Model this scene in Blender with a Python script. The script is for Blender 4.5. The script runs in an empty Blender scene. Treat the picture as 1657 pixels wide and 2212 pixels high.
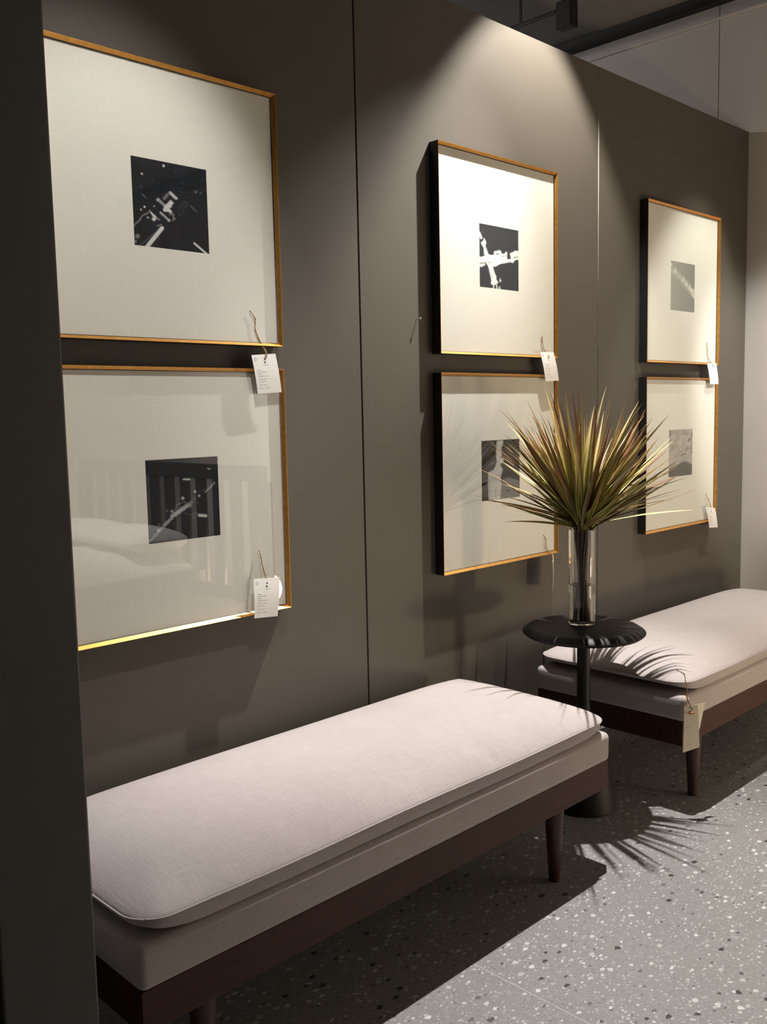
import bpy, bmesh, math, random
import numpy as np
from mathutils import Vector, Matrix

random.seed(7)
rng = np.random.default_rng(11)
SC = bpy.context.scene
COL = SC.collection

# ------------------------------------------------------------------ camera
cam_d = bpy.data.cameras.new('camera')
cam = bpy.data.objects.new('camera', cam_d)
COL.objects.link(cam)
cam_d.sensor_fit = 'HORIZONTAL'
cam_d.sensor_width = 36.0
cam_d.lens = 36.0 * 2033.5 / 1657.0
cam_d.clip_start = 0.02
R_, U_, F_ = Vector((0.7108, -0.7030, -0.0210)), Vector((0.0895, 0.0608, 0.9941)), Vector((0.6976, 0.7085, -0.1062))
m3 = Matrix((R_, U_, -F_)).transposed()
cam.matrix_world = Matrix.Translation((0.0, -1.9626, 1.2444)) @ m3.to_4x4()
SC.camera = cam

# ------------------------------------------------------------------ world, exposure
w = bpy.data.worlds.new('world'); SC.world = w; w.use_nodes = True
w.node_tree.nodes['Background'].inputs[0].default_value = (0.75, 0.86, 1.0, 1)
w.node_tree.nodes['Background'].inputs[1].default_value = 0.012
SC.view_settings.view_transform = 'Standard'
SC.view_settings.look = 'None'
SC.view_settings.gamma = 1.0
SC.view_settings.use_curve_mapping = False
SC.view_settings.exposure = 0.0

# ------------------------------------------------------------------ track spotlights (power in W, half-angles in degrees)
# name, lens position, list of (power, target, full cone angle, blend, radius, colour)
WARM = (1.0, 0.945, 0.875)
NEUT = (1.0, 0.96, 0.925)
SPOTS = [
    ('over second frame', (2.65, -0.34, 2.89), [
        (180, (2.62, -0.06, 1.2), 75, 0.40, 0.012, WARM),
        (352, (1.74, -0.62, 0.4), 67, 0.80, 0.012, NEUT)]),
    ('over first frames', (1.18, -1.00, 2.89), [
        (90, (1.03, 0.0, 1.28), 47, 0.7, 0.02, NEUT)]),
    ('over third frames', (4.0, -0.75, 2.89), [
        (112, (3.74, -0.03, 1.12), 46, 0.6, 0.03, (1.0, 0.98, 0.90)),
        (10, (4.28, -0.75, 0.4), 80, 0.6, 0.03, NEUT)]),
    ('over the aisle', (3.3, -1.9, 2.89), [
        (280, (4.31, 0.0, 1.18), 26, 0.7, 0.05, NEUT)]),
    ('behind the wall', (2.5, 2.0, 2.89), [(42, (4.31, 0.9, 2.3), 130, 1.0, 0.06, NEUT)]),
    ('over the bed', (1.9, -3.3, 2.89), [
        (850, (3.9, -3.3, 0.7), 84, 0.8, 0.04, NEUT)]),
]
GLOBE_POS = (3.47, -2.66, 0.17)      # added glowing globe, low behind the slatted bed, fill light for bench fronts
GLOBE_R = 0.10
GLOBE_STRENGTH = 190.0
def aim(o, tgt):
    d = Vector(tgt) - o.location
    o.rotation_euler = d.to_track_quat('-Z', 'Y').to_euler()
for nm, pos, ls in SPOTS:
    for (P, tgt, ang, bl, rad, colr) in ls:
        ld = bpy.data.lights.new('spot_light', 'SPOT')
        ld.energy = P; ld.spot_size = math.radians(ang); ld.spot_blend = bl
        ld.shadow_soft_size = rad; ld.color = colr
        lo = bpy.data.objects.new('spot_light', ld); COL.objects.link(lo)
        lo.location = pos; aim(lo, tgt)

# ------------------------------------------------------------------ helpers
def tag(o, label=None, cat=None, group=None, kind=None):
    if label: o['label'] = label
    if cat: o['category'] = cat
    if group: o['group'] = group
    if kind: o['kind'] = kind
    return o
def empty(name, loc=(0, 0, 0), rz=0.0):
    o = bpy.data.objects.new(name, None); COL.objects.link(o)
    o.location = loc; o.rotation_euler = (0, 0, rz); o.empty_display_size = 0.05
    return o
def link(name, me, mat=None, parent=None, smooth=False):
    o = bpy.data.objects.new(name, me); COL.objects.link(o)
    if mat is not None and not me.materials: me.materials.append(mat)
    if parent is not None: o.parent = parent
    if smooth:
        me.polygons.foreach_set('use_smooth', [True] * len(me.polygons))
    return o
def from_bm(name, bm, mat=None, parent=None, smooth=False):
    me = bpy.data.meshes.new(name); bm.to_mesh(me); bm.free()
    return link(name, me, mat, parent, smooth)
def from_py(name, V, Fc, mat=None, parent=None, smooth=False):
    me = bpy.data.meshes.new(name); me.from_pydata([tuple(v) for v in V], [], Fc); me.update()
    return link(name, me, mat, parent, smooth)
def add_box(bm, x0, x1, y0, y1, z0, z1, bev=0.0, seg=2):
    r = bmesh.ops.create_cube(bm, size=1.0)
    vs = r['verts']
    for v in vs:
        v.co = Vector(((x0 + x1) / 2 + v.co.x * (x1 - x0), (y0 + y1) / 2 + v.co.y * (y1 - y0), (z0 + z1) / 2 + v.co.z * (z1 - z0)))
    if bev > 0:
        es = list({e for v in vs for e in v.link_edges})
        bmesh.ops.bevel(bm, geom=es, offset=bev, segments=seg, affect='EDGES', profile=0.5)
def box(name, x0, x1, y0, y1, z0, z1, mat, parent=None, bev=0.0, seg=2, smooth=False):
    bm = bmesh.new(); add_box(bm, x0, x1, y0, y1, z0, z1, bev, seg)
    return from_bm(name, bm, mat, parent, smooth)
def lathe(name, prof, mat, parent=None, seg=48, loc=(0, 0, 0), smooth=True, close=False):
    V = []; Fc = []
    n = len(prof)
    for i in range(seg):
        a = 2 * math.pi * i / seg
        for r, z in prof: V.append((loc[0] + r * math.cos(a), loc[1] + r * math.sin(a), loc[2] + z))
    for i in range(seg):
        j = (i + 1) % seg
        for k in range(n - 1 if not close else n):
            k2 = (k + 1) % n
            Fc.append((i * n + k, j * n + k, j * n + k2, i * n + k2))
    me = bpy.data.meshes.new(name); me.from_pydata(V, [], Fc)
    bm = bmesh.new(); bm.from_mesh(me)
    bmesh.ops.remove_doubles(bm, verts=bm.verts, dist=1e-6)
    bmesh.ops.recalc_face_normals(bm, faces=bm.faces)
    bm.to_mesh(me); bm.free()
    o = link(name, me, mat, parent, smooth)
    if smooth: me.set_sharp_from_angle(angle=math.radians(32))
    return o
def tube_geo(pts, rads, seg=8):
    pts = [Vector(p) for p in pts]
    if not hasattr(rads, '__len__'): rads = [rads] * len(pts)
    V = []; Fc = []
    prevn = None
    for i, p in enumerate(pts):
        t = (pts[min(i + 1, len(pts) - 1)] - pts[max(i - 1, 0)]).normalized()
        if prevn is None:
            prevn = t.orthogonal().normalized()
        nn = (prevn - t * prevn.dot(t)).normalized(); prevn = nn
        b = t.cross(nn)
        for k in range(seg):
            a = 2 * math.pi * k / seg
            V.append(p + (nn * math.cos(a) + b * math.sin(a)) * rads[i])
    for i in range(len(pts) - 1):
        for k in range(seg):
            k2 = (k + 1) % seg
            Fc.append((i * seg + k, i * seg + k2, (i + 1) * seg + k2, (i + 1) * seg + k))
    Fc.append(tuple(range(seg))[::-1]); Fc.append(tuple((len(pts) - 1) * seg + k for k in range(seg)))
    return V, Fc
def tube(name, pts, rads, mat, parent=None, seg=8):
    V, Fc = tube_geo(pts, rads, seg)
    return from_py(name, V, Fc, mat, parent, True)
def smooth_path(pts, n=6):
    P = [Vector(p) for p in pts]; out = []
    for i in range(len(P) - 1):
        a = P[max(i - 1, 0)]; b = P[i]; c = P[i + 1]; d = P[min(i + 2, len(P) - 1)]
        for k in range(n):
            t = k / n
            out.append(0.5 * ((2 * b) + (c - a) * t + (2 * a - 5 * b + 4 * c - d) * t * t + (3 * b - a - 3 * c + d) * t ** 3))
    out.append(P[-1]); return out

# ------------------------------------------------------------------ materials
class NT:
    def __init__(s, name):
        s.m = bpy.data.materials.new(name); s.m.use_nodes = True
        s.t = s.m.node_tree; s.b = s.t.nodes['Principled BSDF']
    def n(s, typ, **kw):
        nd = s.t.nodes.new(typ)
        for k, v in kw.items(): setattr(nd, k, v)
        return nd
    def l(s, a, b): s.t.links.new(a, b)
    def set(s, nd, **kw):
        for k, v in kw.items(): nd.inputs[k].default_value = v
    def coord(s, out='Object', scale=(1, 1, 1), rot=(0, 0, 0)):
        tc = s.n('ShaderNodeTexCoord'); mp = s.n('ShaderNodeMapping')
        mp.inputs['Scale'].default_value = scale; mp.inputs['Rotation'].default_value = rot
        s.l(tc.outputs[out], mp.inputs['Vector']); return mp.outputs['Vector']
    def noise(s, vec, scale, detail=4, rough=0.55, dist=0.0):
        nd = s.n('ShaderNodeTexNoise'); nd.inputs['Scale'].default_value = scale
        nd.inputs['Detail'].default_value = detail; nd.inputs['Roughness'].default_value = rough
        nd.inputs['Distortion'].default_value = dist
        s.l(vec, nd.inputs['Vector']); return nd.outputs['Fac']
    def ramp(s, fac, stops, interp='LINEAR'):
        nd = s.n('ShaderNodeValToRGB'); cr = nd.color_ramp; cr.interpolation = interp
        while len(cr.elements) < len(stops): cr.elements.new(0.5)
        for e, (p, c) in zip(cr.elements, stops):
            e.position = p; e.color = c if len(c) == 4 else (*c, 1)
        s.l(fac, nd.inputs['Fac']); return nd.outputs['Color']
    def mix(s, fac, a, b, blend='MIX'):
        nd = s.n('ShaderNodeMix', data_type='RGBA', blend_type=blend)
        for sock, v in ((nd.inputs[0], fac), (nd.inputs[6], a), (nd.inputs[7], b)):
            if hasattr(v, 'links'): s.l(v, sock)
            else: sock.default_value = v if not isinstance(v, tuple) or len(v) == 4 else (*v, 1)
        return nd.outputs[2]
    def math(s, op, a, b=0.0):
        nd = s.n('ShaderNodeMath', operation=op)
        for i, v in enumerate((a, b)):
            if hasattr(v, 'links'): s.l(v, nd.inputs[i])
            else: nd.inputs[i].default_value = v
        return nd.outputs[0]
    def bump(s, h, strength=0.2, dist=0.002):
        nd = s.n('ShaderNodeBump'); nd.inputs['Strength'].default_value = strength; nd.inputs['Distance'].default_value = dist
        s.l(h, nd.inputs['Height']); s.l(nd.outputs['Normal'], s.b.inputs['Normal'])
    def base(s, c):
        if hasattr(c, 'links'): s.l(c, s.b.inputs['Base Color'])
        else: s.b.inputs['Base Color'].default_value = (*c, 1) if len(c) == 3 else c
    def rough(s, r):
        if hasattr(r, 'links'): s.l(r, s.b.inputs['Roughness'])
        else: s.b.inputs['Roughness'].default_value = r
def plain(name, col, rough=0.5, metal=0.0, spec=0.5, var=0.06):
    t = NT(name); v = t.coord()
    f = t.noise(v, 18, 5)
    t.base(t.ramp(f, [(0.25, tuple(c * (1 - var) for c in col)), (0.75, tuple(min(1, c * (1 + var)) for c in col))]))
    t.rough(rough); t.b.inputs['Metallic'].default_value = metal
    t.b.inputs['Specular IOR Level'].default_value = spec
    return t.m

# taupe paint on board
t = NT('taupe_wall_paint'); v = t.coord()
f1 = t.noise(v, 1.6, 5, 0.6); f2 = t.noise(v, 420, 2, 0.5)
c = t.ramp(f1, [(0.25, (0.086, 0.075, 0.060)), (0.75, (0.100, 0.088, 0.071))])
c = t.mix(0.25, c, t.ramp(f2, [(0.3, (0.068, 0.059, 0.047)), (0.7, (0.124, 0.109, 0.088))]))
t.base(c); t.rough(0.50); t.b.inputs['Specular IOR Level'].default_value = 0.35
t.bump(f2, 0.12, 0.0006); M_TAUPE = t.m
# pale wall
t = NT('pale_wall_paint'); v = t.coord()
f1 = t.noise(v, 2.2, 5, 0.6); f2 = t.noise(v, 300, 2)
t.base(t.ramp(f1, [(0.3, (0.60, 0.565, 0.53)), (0.7, (0.66, 0.62, 0.58))])); t.rough(0.8)
t.bump(f2, 0.08, 0.0006); M_PALE = t.m
M_DARKCEIL = plain('dark_ceiling_paint', (0.28, 0.262, 0.25), 0.9)
M_BLACKTRIM = plain('black_trim', (0.012, 0.012, 0.013), 0.6)
M_PARTITION = plain('charcoal_partition_paint', (0.062, 0.062, 0.062), 0.6)

# terrazzo
t = NT('terrazzo'); v0 = t.coord('Object')
wob = t.n('ShaderNodeTexNoise'); wob.inputs['Scale'].default_value = 130; wob.inputs['Detail'].default_value = 3
t.l(v0, wob.inputs['Vector'])
vm = t.n('ShaderNodeVectorMath', operation='MULTIPLY_ADD')
t.l(wob.outputs['Color'], vm.inputs[0]); vm.inputs[1].default_value = (0.011, 0.011, 0.0); t.l(v0, vm.inputs[2])
vv = vm.outputs[0]
fl = t.n('ShaderNodeVectorMath', operation='MULTIPLY'); t.l(vv, fl.inputs[0]); fl.inputs[1].default_value = (1, 1, 0); vv = fl.outputs[0]
base = t.ramp(t.noise(v0, 3.0, 6, 0.65), [(0.3, (0.200, 0.200, 0.192)), (0.7, (0.232, 0.230, 0.220))])
fine = t.noise(v0, 260, 3, 0.6)
base = t.mix(0.30, base, t.ramp(fine, [(0.35, (0.14, 0.14, 0.136)), (0.65, (0.31, 0.308, 0.298))]))
def chips(vec, scale, off, size_lo, size_hi, prob, stops, basecol):
    mp = t.n('ShaderNodeMapping'); mp.inputs['Location'].default_value = off; mp.inputs['Rotation'].default_value = (0, 0, off[0])
    mp.inputs['Scale'].default_value = (1.0, 1.5, 1.0)
    t.l(vec, mp.inputs['Vector'])
    vo = t.n('ShaderNodeTexVoronoi', voronoi_dimensions='2D', feature='F1'); vo.inputs['Scale'].default_value = scale
    vo.inputs['Randomness'].default_value = 1.0
    t.l(mp.outputs['Vector'], vo.inputs['Vector'])
    sep = t.n('ShaderNodeSeparateColor'); t.l(vo.outputs['Color'], sep.inputs[0])
    mr = t.n('ShaderNodeMapRange'); t.l(sep.outputs[0], mr.inputs[0]); mr.inputs[3].default_value = size_lo; mr.inputs[4].default_value = size_hi
    inside = t.math('LESS_THAN', vo.outputs['Distance'], mr.outputs[0])
    pick = t.math('LESS_THAN', sep.outputs[1], prob)
    fac = t.math('MULTIPLY', inside, pick)
    colr = t.ramp(sep.outputs[2], stops, 'CONSTANT')
    return t.mix(fac, basecol, colr)
G = lambda a, wm=1.0: (a, a * 1.0 * wm, a * 0.985 * wm)
c = chips(vv, 150, (0.3, 1.7, 0), 0.15, 0.42, 0.36, [(0.0, G(0.31)), (0.3, G(0.27)), (0.55, G(0.16)), (0.7, G(0.35)), (0.9, G(0.25))], base)
c = chips(vv, 78, (1.1, 4.2, 0), 0.10, 0.38, 0.34, [(0.0, G(0.40)), (0.3, G(0.33)), (0.5, G(0.27)), (0.64, (0.24, 0.21, 0.20)), (0.75, G(0.47)), (0.93, G(0.11))], c)
c = chips(vv, 36, (2.4, 7.9, 0), 0.08, 0.30, 0.26, [(0.0, G(0.54)), (0.35, G(0.40)), (0.55, G(0.47)), (0.75, G(0.30)), (0.9, G(0.11))], c)
c = chips(vv, 26, (0.9, 3.3, 0), 0.05, 0.25, 0.12, [(0.0, (0.035, 0.035, 0.037)), (0.6, (0.07, 0.066, 0.062)), (0.85, (0.05, 0.048, 0.046))], c)
t.base(c); t.rough(t.ramp(fine, [(0.3, (0.42,) * 3), (0.7, (0.52,) * 3)])); t.b.inputs['Specular IOR Level'].default_value = 0.35
M_TERRAZZO = t.m
M_JOINT = plain('pale_joint_filler', (0.42, 0.41, 0.39), 0.6)

# upholstery
t = NT('pale_pink_upholstery'); v = t.coord()
f1 = t.noise(v, 5, 4, 0.6)
sx = t.noise(t.coord(scale=(420, 22, 60)), 1.0, 3, 0.7)
sy = t.noise(t.coord(scale=(26, 420, 420)), 1.0, 3, 0.7)
weave = t.math('ADD', sx, sy)
c = t.ramp(f1, [(0.3, (0.405, 0.362, 0.352)), (0.7, (0.452, 0.405, 0.395))])
c = t.mix(0.27, c, t.ramp(t.math('MULTIPLY', weave, 0.5), [(0.34, (0.255, 0.215, 0.20)), (0.62, (0.57, 0.52, 0.51))]))
t.base(c); t.rough(0.9); t.b.inputs['Specular IOR Level'].default_value = 0.15
t.b.inputs['Sheen Weight'].default_value = 0.35; t.b.inputs['Sheen Roughness'].default_value = 0.45
t.b.inputs['Sheen Tint'].default_value = (1.0, 0.93, 0.95, 1)
t.bump(weave, 0.45, 0.0010); M_FABRIC = t.m
# walnut
def wood(name, c0, c1, rough, spec=0.4, sc=(6, 90, 90)):
    t = NT(name); v = t.coord(scale=sc)
    f = t.noise(v, 1.0, 6, 0.62, 0.6)
    t.base(t.ramp(f, [(0.28, c0), (0.72, c1)])); t.rough(rough); t.b.inputs['Specular IOR Level'].default_value = spec
    t.bump(f, 0.08, 0.0008); return t.m
M_WALNUT = wood('walnut', (0.042, 0.0165, 0.0125), (0.070, 0.027, 0.020), 0.5, 0.22)
M_WALNUTLEG = wood('walnut_leg', (0.045, 0.021, 0.0165), (0.072, 0.033, 0.025), 0.42, sc=(90, 90, 8))
M_BLACKWOOD = wood('black_stained_wood', (0.005, 0.0055, 0.0065), (0.012, 0.012, 0.014), 0.5, 0.3, sc=(60, 8, 60))
# frame
M_FRAMEBLACK = plain('black_frame_paint', (0.006, 0.006, 0.007), 0.5)
t = NT('gilded_bevel'); v = t.coord()
f = t.noise(v, 60, 4)
t.base(t.ramp(f, [(0.3, (0.62, 0.30, 0.06)), (0.7, (0.78, 0.40, 0.10))])); t.rough(0.36)
t.b.inputs['Metallic'].default_value = 0.8; M_GOLD = t.m
t = NT('mat_board'); v = t.coord(); f = t.noise(v, 240, 3)
t.base(t.ramp(f, [(0.3, (0.76, 0.74, 0.685)), (0.7, (0.82, 0.80, 0.745))])); t.rough(0.95); t.b.inputs['Specular IOR Level'].default_value = 0.1
t.bump(f, 0.1, 0.0003); M_MAT = t.m
# thin picture glass
t = NT('picture_glass'); t.t.nodes.remove(t.b)
fr = t.n('ShaderNodeFresnel'); fr.inputs['IOR'].default_value = 1.72
ge = t.n('ShaderNodeNewGeometry'); inv = t.math('SUBTRACT', 1.0, ge.outputs['Backfacing'])
fac = t.math('MULTIPLY', fr.outputs[0], inv)
tr = t.n('ShaderNodeBsdfTransparent'); tr.inputs[0].default_value = (0.985, 0.99, 0.98, 1)
gl = t.n('ShaderNodeBsdfGlossy'); gl.inputs['Roughness'].default_value = 0.0
mx = t.n('ShaderNodeMixShader'); t.l(fac, mx.inputs[0]); t.l(tr.outputs[0], mx.inputs[1]); t.l(gl.outputs[0], mx.inputs[2])
t.l(mx.outputs[0], t.t.nodes['Material Output'].inputs[0]); M_PGLASS = t.m
# printed picture (flat print held in a colour attribute)
t = NT('art_print'); at = t.n('ShaderNodeAttribute', attribute_name='print'); t.base(at.outputs['Color']); t.rough(0.8)
t.b.inputs['Specular IOR Level'].default_value = 0.2; M_PRINT = t.m
# vase
t = NT('vase_glass'); t.b.inputs['Transmission Weight'].default_value = 1.0; t.b.inputs['Base Color'].default_value = (0.97, 0.985, 0.98, 1)
t.rough(0.0); t.b.inputs['IOR'].default_value = 1.46; M_GLASS = t.m
t = NT('vase_water'); t.b.inputs['Transmission Weight'].default_value = 1.0; t.b.inputs['Base Color'].default_value = (0.93, 0.93, 0.88, 1)
t.rough(0.0); t.b.inputs['IOR'].default_value = 1.33; M_WATER = t.m
# leaves
def leafmat(name, mid, edge, tip):
    t = NT(name)
    uv = t.n('ShaderNodeUVMap'); uv.uv_map = 'UVMap'
    sp = t.n('ShaderNodeSeparateXYZ'); t.l(uv.outputs[0], sp.inputs[0])
    e = t.math('ABSOLUTE', t.math('SUBTRACT', sp.outputs[0], 0.5))
    cc = t.ramp(e, [(0.0, mid), (0.27, mid), (0.36, edge), (0.5, edge)])
    oi = t.n('ShaderNodeObjectInfo')
    tipf = t.ramp(t.math('ADD', sp.outputs[1], t.math('MULTIPLY', oi.outputs['Random'], 0.25)), [(0.55, (0, 0, 0)), (1.0, (0.85,) * 3)])
    cc = t.mix(tipf, cc, (*tip, 1))
    hs = t.n('ShaderNodeHueSaturation'); t.l(cc, hs.inputs['Color'])
    t.l(t.math('ADD', 0.65, t.math('MULTIPLY', oi.outputs['Random'], 0.75)), hs.inputs['Value'])
    t.base(hs.outputs[0]); t.rough(0.42); t.b.inputs['Specular IOR Level'].default_value = 0.32
    return t.m
M_LEAF = [
    leafmat('olive_leaf', (0.165, 0.160, 0.024), (0.40, 0.35, 0.09), (0.25, 0.125, 0.05)),
    leafmat('cream_edged_leaf', (0.22, 0.22, 0.04), (0.66, 0.62, 0.30), (0.50, 0.40, 0.18)),
    leafmat('red_edged_leaf', (0.15, 0.115, 0.026), (0.27, 0.115, 0.06), (0.25, 0.09, 0.055)),
    leafmat('dark_leaf', (0.075, 0.08, 0.017), (0.15, 0.135, 0.04), (0.14, 0.07, 0.03)),
]
M_STALK = wood('leaf_base_stalk', (0.045, 0.030, 0.016), (0.10, 0.068, 0.035), 0.5, sc=(200, 200, 12))
# tags
M_CARD = plain('white_tag_card', (0.80, 0.78, 0.74), 0.75, var=0.02)
M_CARDCREAM = plain('cream_tag_card', (0.78, 0.73, 0.60), 0.75, var=0.02)
M_INK = plain('grey_tag_ink', (0.48, 0.46, 0.43), 0.8)
M_INKDARK = plain('dark_tag_ink', (0.03, 0.028, 0.025), 0.8)
M_INKBLUE = plain('pale_blue_tag_ink', (0.50, 0.54, 0.58), 0.8)
M_TWINE = plain('jute_twine', (0.34, 0.22, 0.085), 0.8, var=0.3)
M_PEG = plain('orange_wooden_toggle', (0.42, 0.14, 0.05), 0.5)
M_METAL = plain('bare_steel', (0.6, 0.58, 0.55), 0.35, 1.0)
M_BLACKMETAL = plain('black_metal', (0.010, 0.010, 0.012), 0.45)
M_BEDLINEN = plain('white_bed_linen', (0.72, 0.70, 0.67), 0.9)
M_BEDWOOD = plain('dark_bed_wood', (0.05, 0.045, 0.042), 0.5)
t = NT('lamp_lens'); t.b.inputs['Emission Color'].default_value = (1, 0.93, 0.82, 1); t.b.inputs['Emission Strength'].default_value = 6.0
t.base((0.8, 0.8, 0.8)); M_LENS = t.m

# ------------------------------------------------------------------ setting
CEIL = 3.11
XE = 4.31            # end wall plane
WT = 0.06            # taupe wall thickness
WALLTOP = 2.468
# floor: terrazzo slabs divided by a pale joint
fl = tag(empty('floor'), kind='structure')
JX = 1.5375
XS = [-3.0, JX - 3.6, JX, XE + 0.05]
for i in range(3):
    box('floor_slab', XS[i] + 0.0012, XS[i + 1] - 0.0012, -5.6, 3.6, -0.06, 0.0, M_TERRAZZO, fl)
for x in XS[1:3]:
    box('joint_strip', x - 0.0012, x + 0.0012, -5.6, 3.6, -0.06, -0.0002, M_JOINT, fl)
# ceiling
tag(box('ceiling', -3.0, XE + 0.05, -5.6, 3.6, CEIL, CEIL + 0.08, M_DARKCEIL), kind='structure')
# taupe partition wall of boards
wb = tag(empty('wall_back'), kind='structure')
SE = [-0.585, 0.634, 1.8562, 3.0732, XE - 0.003]
for i in range(4):
    g0 = (0, 0.0022, 0.0027, 0.0019)[i]
    g1 = (0.0022, 0.0027, 0.0019, 0)[i]
    box('wall_panel', SE[i] + g0, SE[i + 1] - g1, 0.0, 0.020, 0.0, WALLTOP, M_TAUPE, wb, bev=0.0008, seg=1)
box('backing_board', SE[0], SE[4], 0.0205, WT, 0.0, WALLTOP - 0.0005, M_BLACKTRIM, wb)
V, Fc = tube_geo([(3.0722, -0.0003, 1.46), (3.0722, -0.0003, 1.9), (3.0722, -0.0003, WALLTOP - 0.005)], [0.0006, 0.0012, 0.0013], 6)
from_py('seam_highlight', V, Fc, plain('pale_seam_highlight', (0.50, 0.45, 0.38), 0.35), wb, True)  # pale colour stands in for the highlight along the panel edge
# end wall of pale boards
wr = tag(empty('wall_right'), kind='structure')
YE = [-5.6, -4.71, -3.49, -2.27, -1.05, 0.15, 1.37, 2.59, 3.6]
for i in range(8):
    box('wall_panel', XE, XE + 0.03, YE[i] + 0.002, YE[i + 1] - 0.002, 0.0, CEIL - 0.002, M_PALE, wr, bev=0.0006, seg=1)
box('backing_board', XE + 0.0305, XE + 0.05, -5.6, 3.6, 0.0, CEIL - 0.002, M_BLACKTRIM, wr)
# dark recessed trims where the end wall meets the ceiling
tag(box('trim_1', XE - 0.05, XE - 0.0005, -5.6, 3.6, CEIL - 0.05, CEIL - 0.001, M_BLACKTRIM), kind='structure')
tag(box('trim_2', XE - 0.012, XE - 0.0005, -5.6, 3.6, CEIL - 0.115, CEIL - 0.100, M_PALE, bev=0.004), kind='structure')
# other sides of the room
tag(box('wall_left', -3.06, -3.0, -5.6, 3.6, 0.0, CEIL, M_PARTITION), kind='structure')
tag(box('wall_front', -3.06, XE + 0.05, -5.66, -5.6, 0.0, CEIL, M_PALE), kind='structure')
tag(box('wall_rear', -3.06, XE + 0.05, 3.6, 3.66, 0.0, CEIL, M_PARTITION), kind='structure')
# short dark partition standing out from the taupe wall at the left of the niche
pw = tag(empty('wall_niche'), kind='structure')
bm = bmesh.new(); add_box(bm, 0.512, 0.664, -0.6095, -0.001, 0.0, 2.9, 0.004, 2)
from_bm('partition_body', bm, M_PARTITION, pw)

# ------------------------------------------------------------------ benches
def sdf_rr(x, y, hx, hy, r):
    qx = abs(x) - hx + r; qy = abs(y) - hy + r
    return -(math.hypot(max(qx, 0), max(qy, 0)) + min(max(qx, qy), 0) - r)
def edge_param(n, edge):      # denser near +-1
    out = []
    for i in range(n + 1):
        a = -1 + 2 * i / n
        out.append(a)
    return out
def cushion_mesh(L, D, ht, hb, seed, creases):
    r = 0.066
    def axis(half):
        e = [0, .004, .009, .015, .022, .03, .04, .055, .075, .10, .13]
        mid = np.linspace(-half + .17, half - .17, max(4, int((2 * half - .34) / 0.022)))
        return np.concatenate([[-half + k for k in e], mid, [half - k for k in reversed(e)]])
    X = axis(L / 2); Y = axis(D / 2)
    nx, ny = len(X), len(Y)
    rs = np.random.default_rng(seed)
    ks = [(rs.uniform(2, 9), rs.uniform(2, 10), rs.uniform(0, 6.28), rs.uniform(0.4, 1.0)) for _ in range(9)]
    def pos(x, y):
        cx = (abs(x) - (L / 2 - r)) / r; cy = (abs(y) - (D / 2 - r)) / r
        if cx > 0 and cy > 0:
            a = cx * math.sqrt(max(0, 1 - cy * cy / 2)); b = cy * math.sqrt(max(0, 1 - cx * cx / 2))
            x = math.copysign(L / 2 - r + a * r, x); y = math.copysign(D / 2 - r + b * r, y)
        return x, y
    V = []; idx_t = {}; idx_b = {}
    for i in range(nx):
        for j in range(ny):
            x, y = pos(X[i], Y[j])
            d = max(0.0, sdf_rr(x, y, L / 2, D / 2, r))
            border = i in (0, nx - 1) or j in (0, ny - 1)
            dxe = L / 2 - abs(x); dye = D / 2 - abs(y)
            t = min(d / 0.15, 1.0)
            te = min(max(dxe, 0) / 0.24, 1.0)
            z = ht * (0.62 * (1 - (1 - t) ** 2.2) ** 0.8 + 0.38 * (1 - (1 - te) ** 2) * (1 - (1 - min(max(dye, 0) / 0.2, 1)) ** 2))
            z += 0.010 * (1 - (2 * x / L) ** 2) * (1 - (2 * y / D) ** 2)
            q = sum(a * math.sin(kx * x + ky * y + ph) for kx, ky, ph, a in ks) / 9
            z += 0.007 * q * t
            for (cx0, amp, wid, slant, ln) in creases:
                s = (y + D / 2) / ln
                if s < 1:
                    dx = x - (cx0 - slant * s)
                    z -= amp * math.exp(-(dx / wid) ** 2) * (1 - s) * min(1, d / 0.02)
                    z += 0.6 * amp * math.exp(-((dx + 1.6 * wid) / (1.4 * wid)) ** 2) * (1 - s) * min(1, d / 0.02)
            # slight sag of the seam line between the corners
            sag = 0.0016 * math.sin(9 * x + 2) * max(0, 1 - d / .05)
            V.append((x, y, z + sag)); idx_t[i, j] = len(V) - 1
            if border: idx_b[i, j] = len(V) - 1
            else:
                tb = min(d / 0.013, 1.0)
                cw = 1 - 0.72 * max(0.0, 1 - dxe / 0.12) ** 1.4
                V.append((x, y, -hb * cw * (1 - (1 - tb) ** 3.2) ** (1 / 3.2) + sag)); idx_b[i, j] = len(V) - 1
    Fc = []
    for i in range(nx - 1):
        for j in range(ny - 1):
            Fc.append((idx_t[i, j], idx_t[i + 1, j], idx_t[i + 1, j + 1], idx_t[i, j + 1]))
            Fc.append((idx_b[i, j], idx_b[i, j + 1], idx_b[i + 1, j + 1], idx_b[i + 1, j]))
    rim = [idx_t[i, 0] for i in range(nx)] + [idx_t[nx - 1, j] for j in range(1, ny)] + \
          [idx_t[i, ny - 1] for i in range(nx - 2, -1, -1)] + [idx_t[0, j] for j in range(ny - 2, 0, -1)]
    return V, Fc, [V[k] for k in rim]
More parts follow.
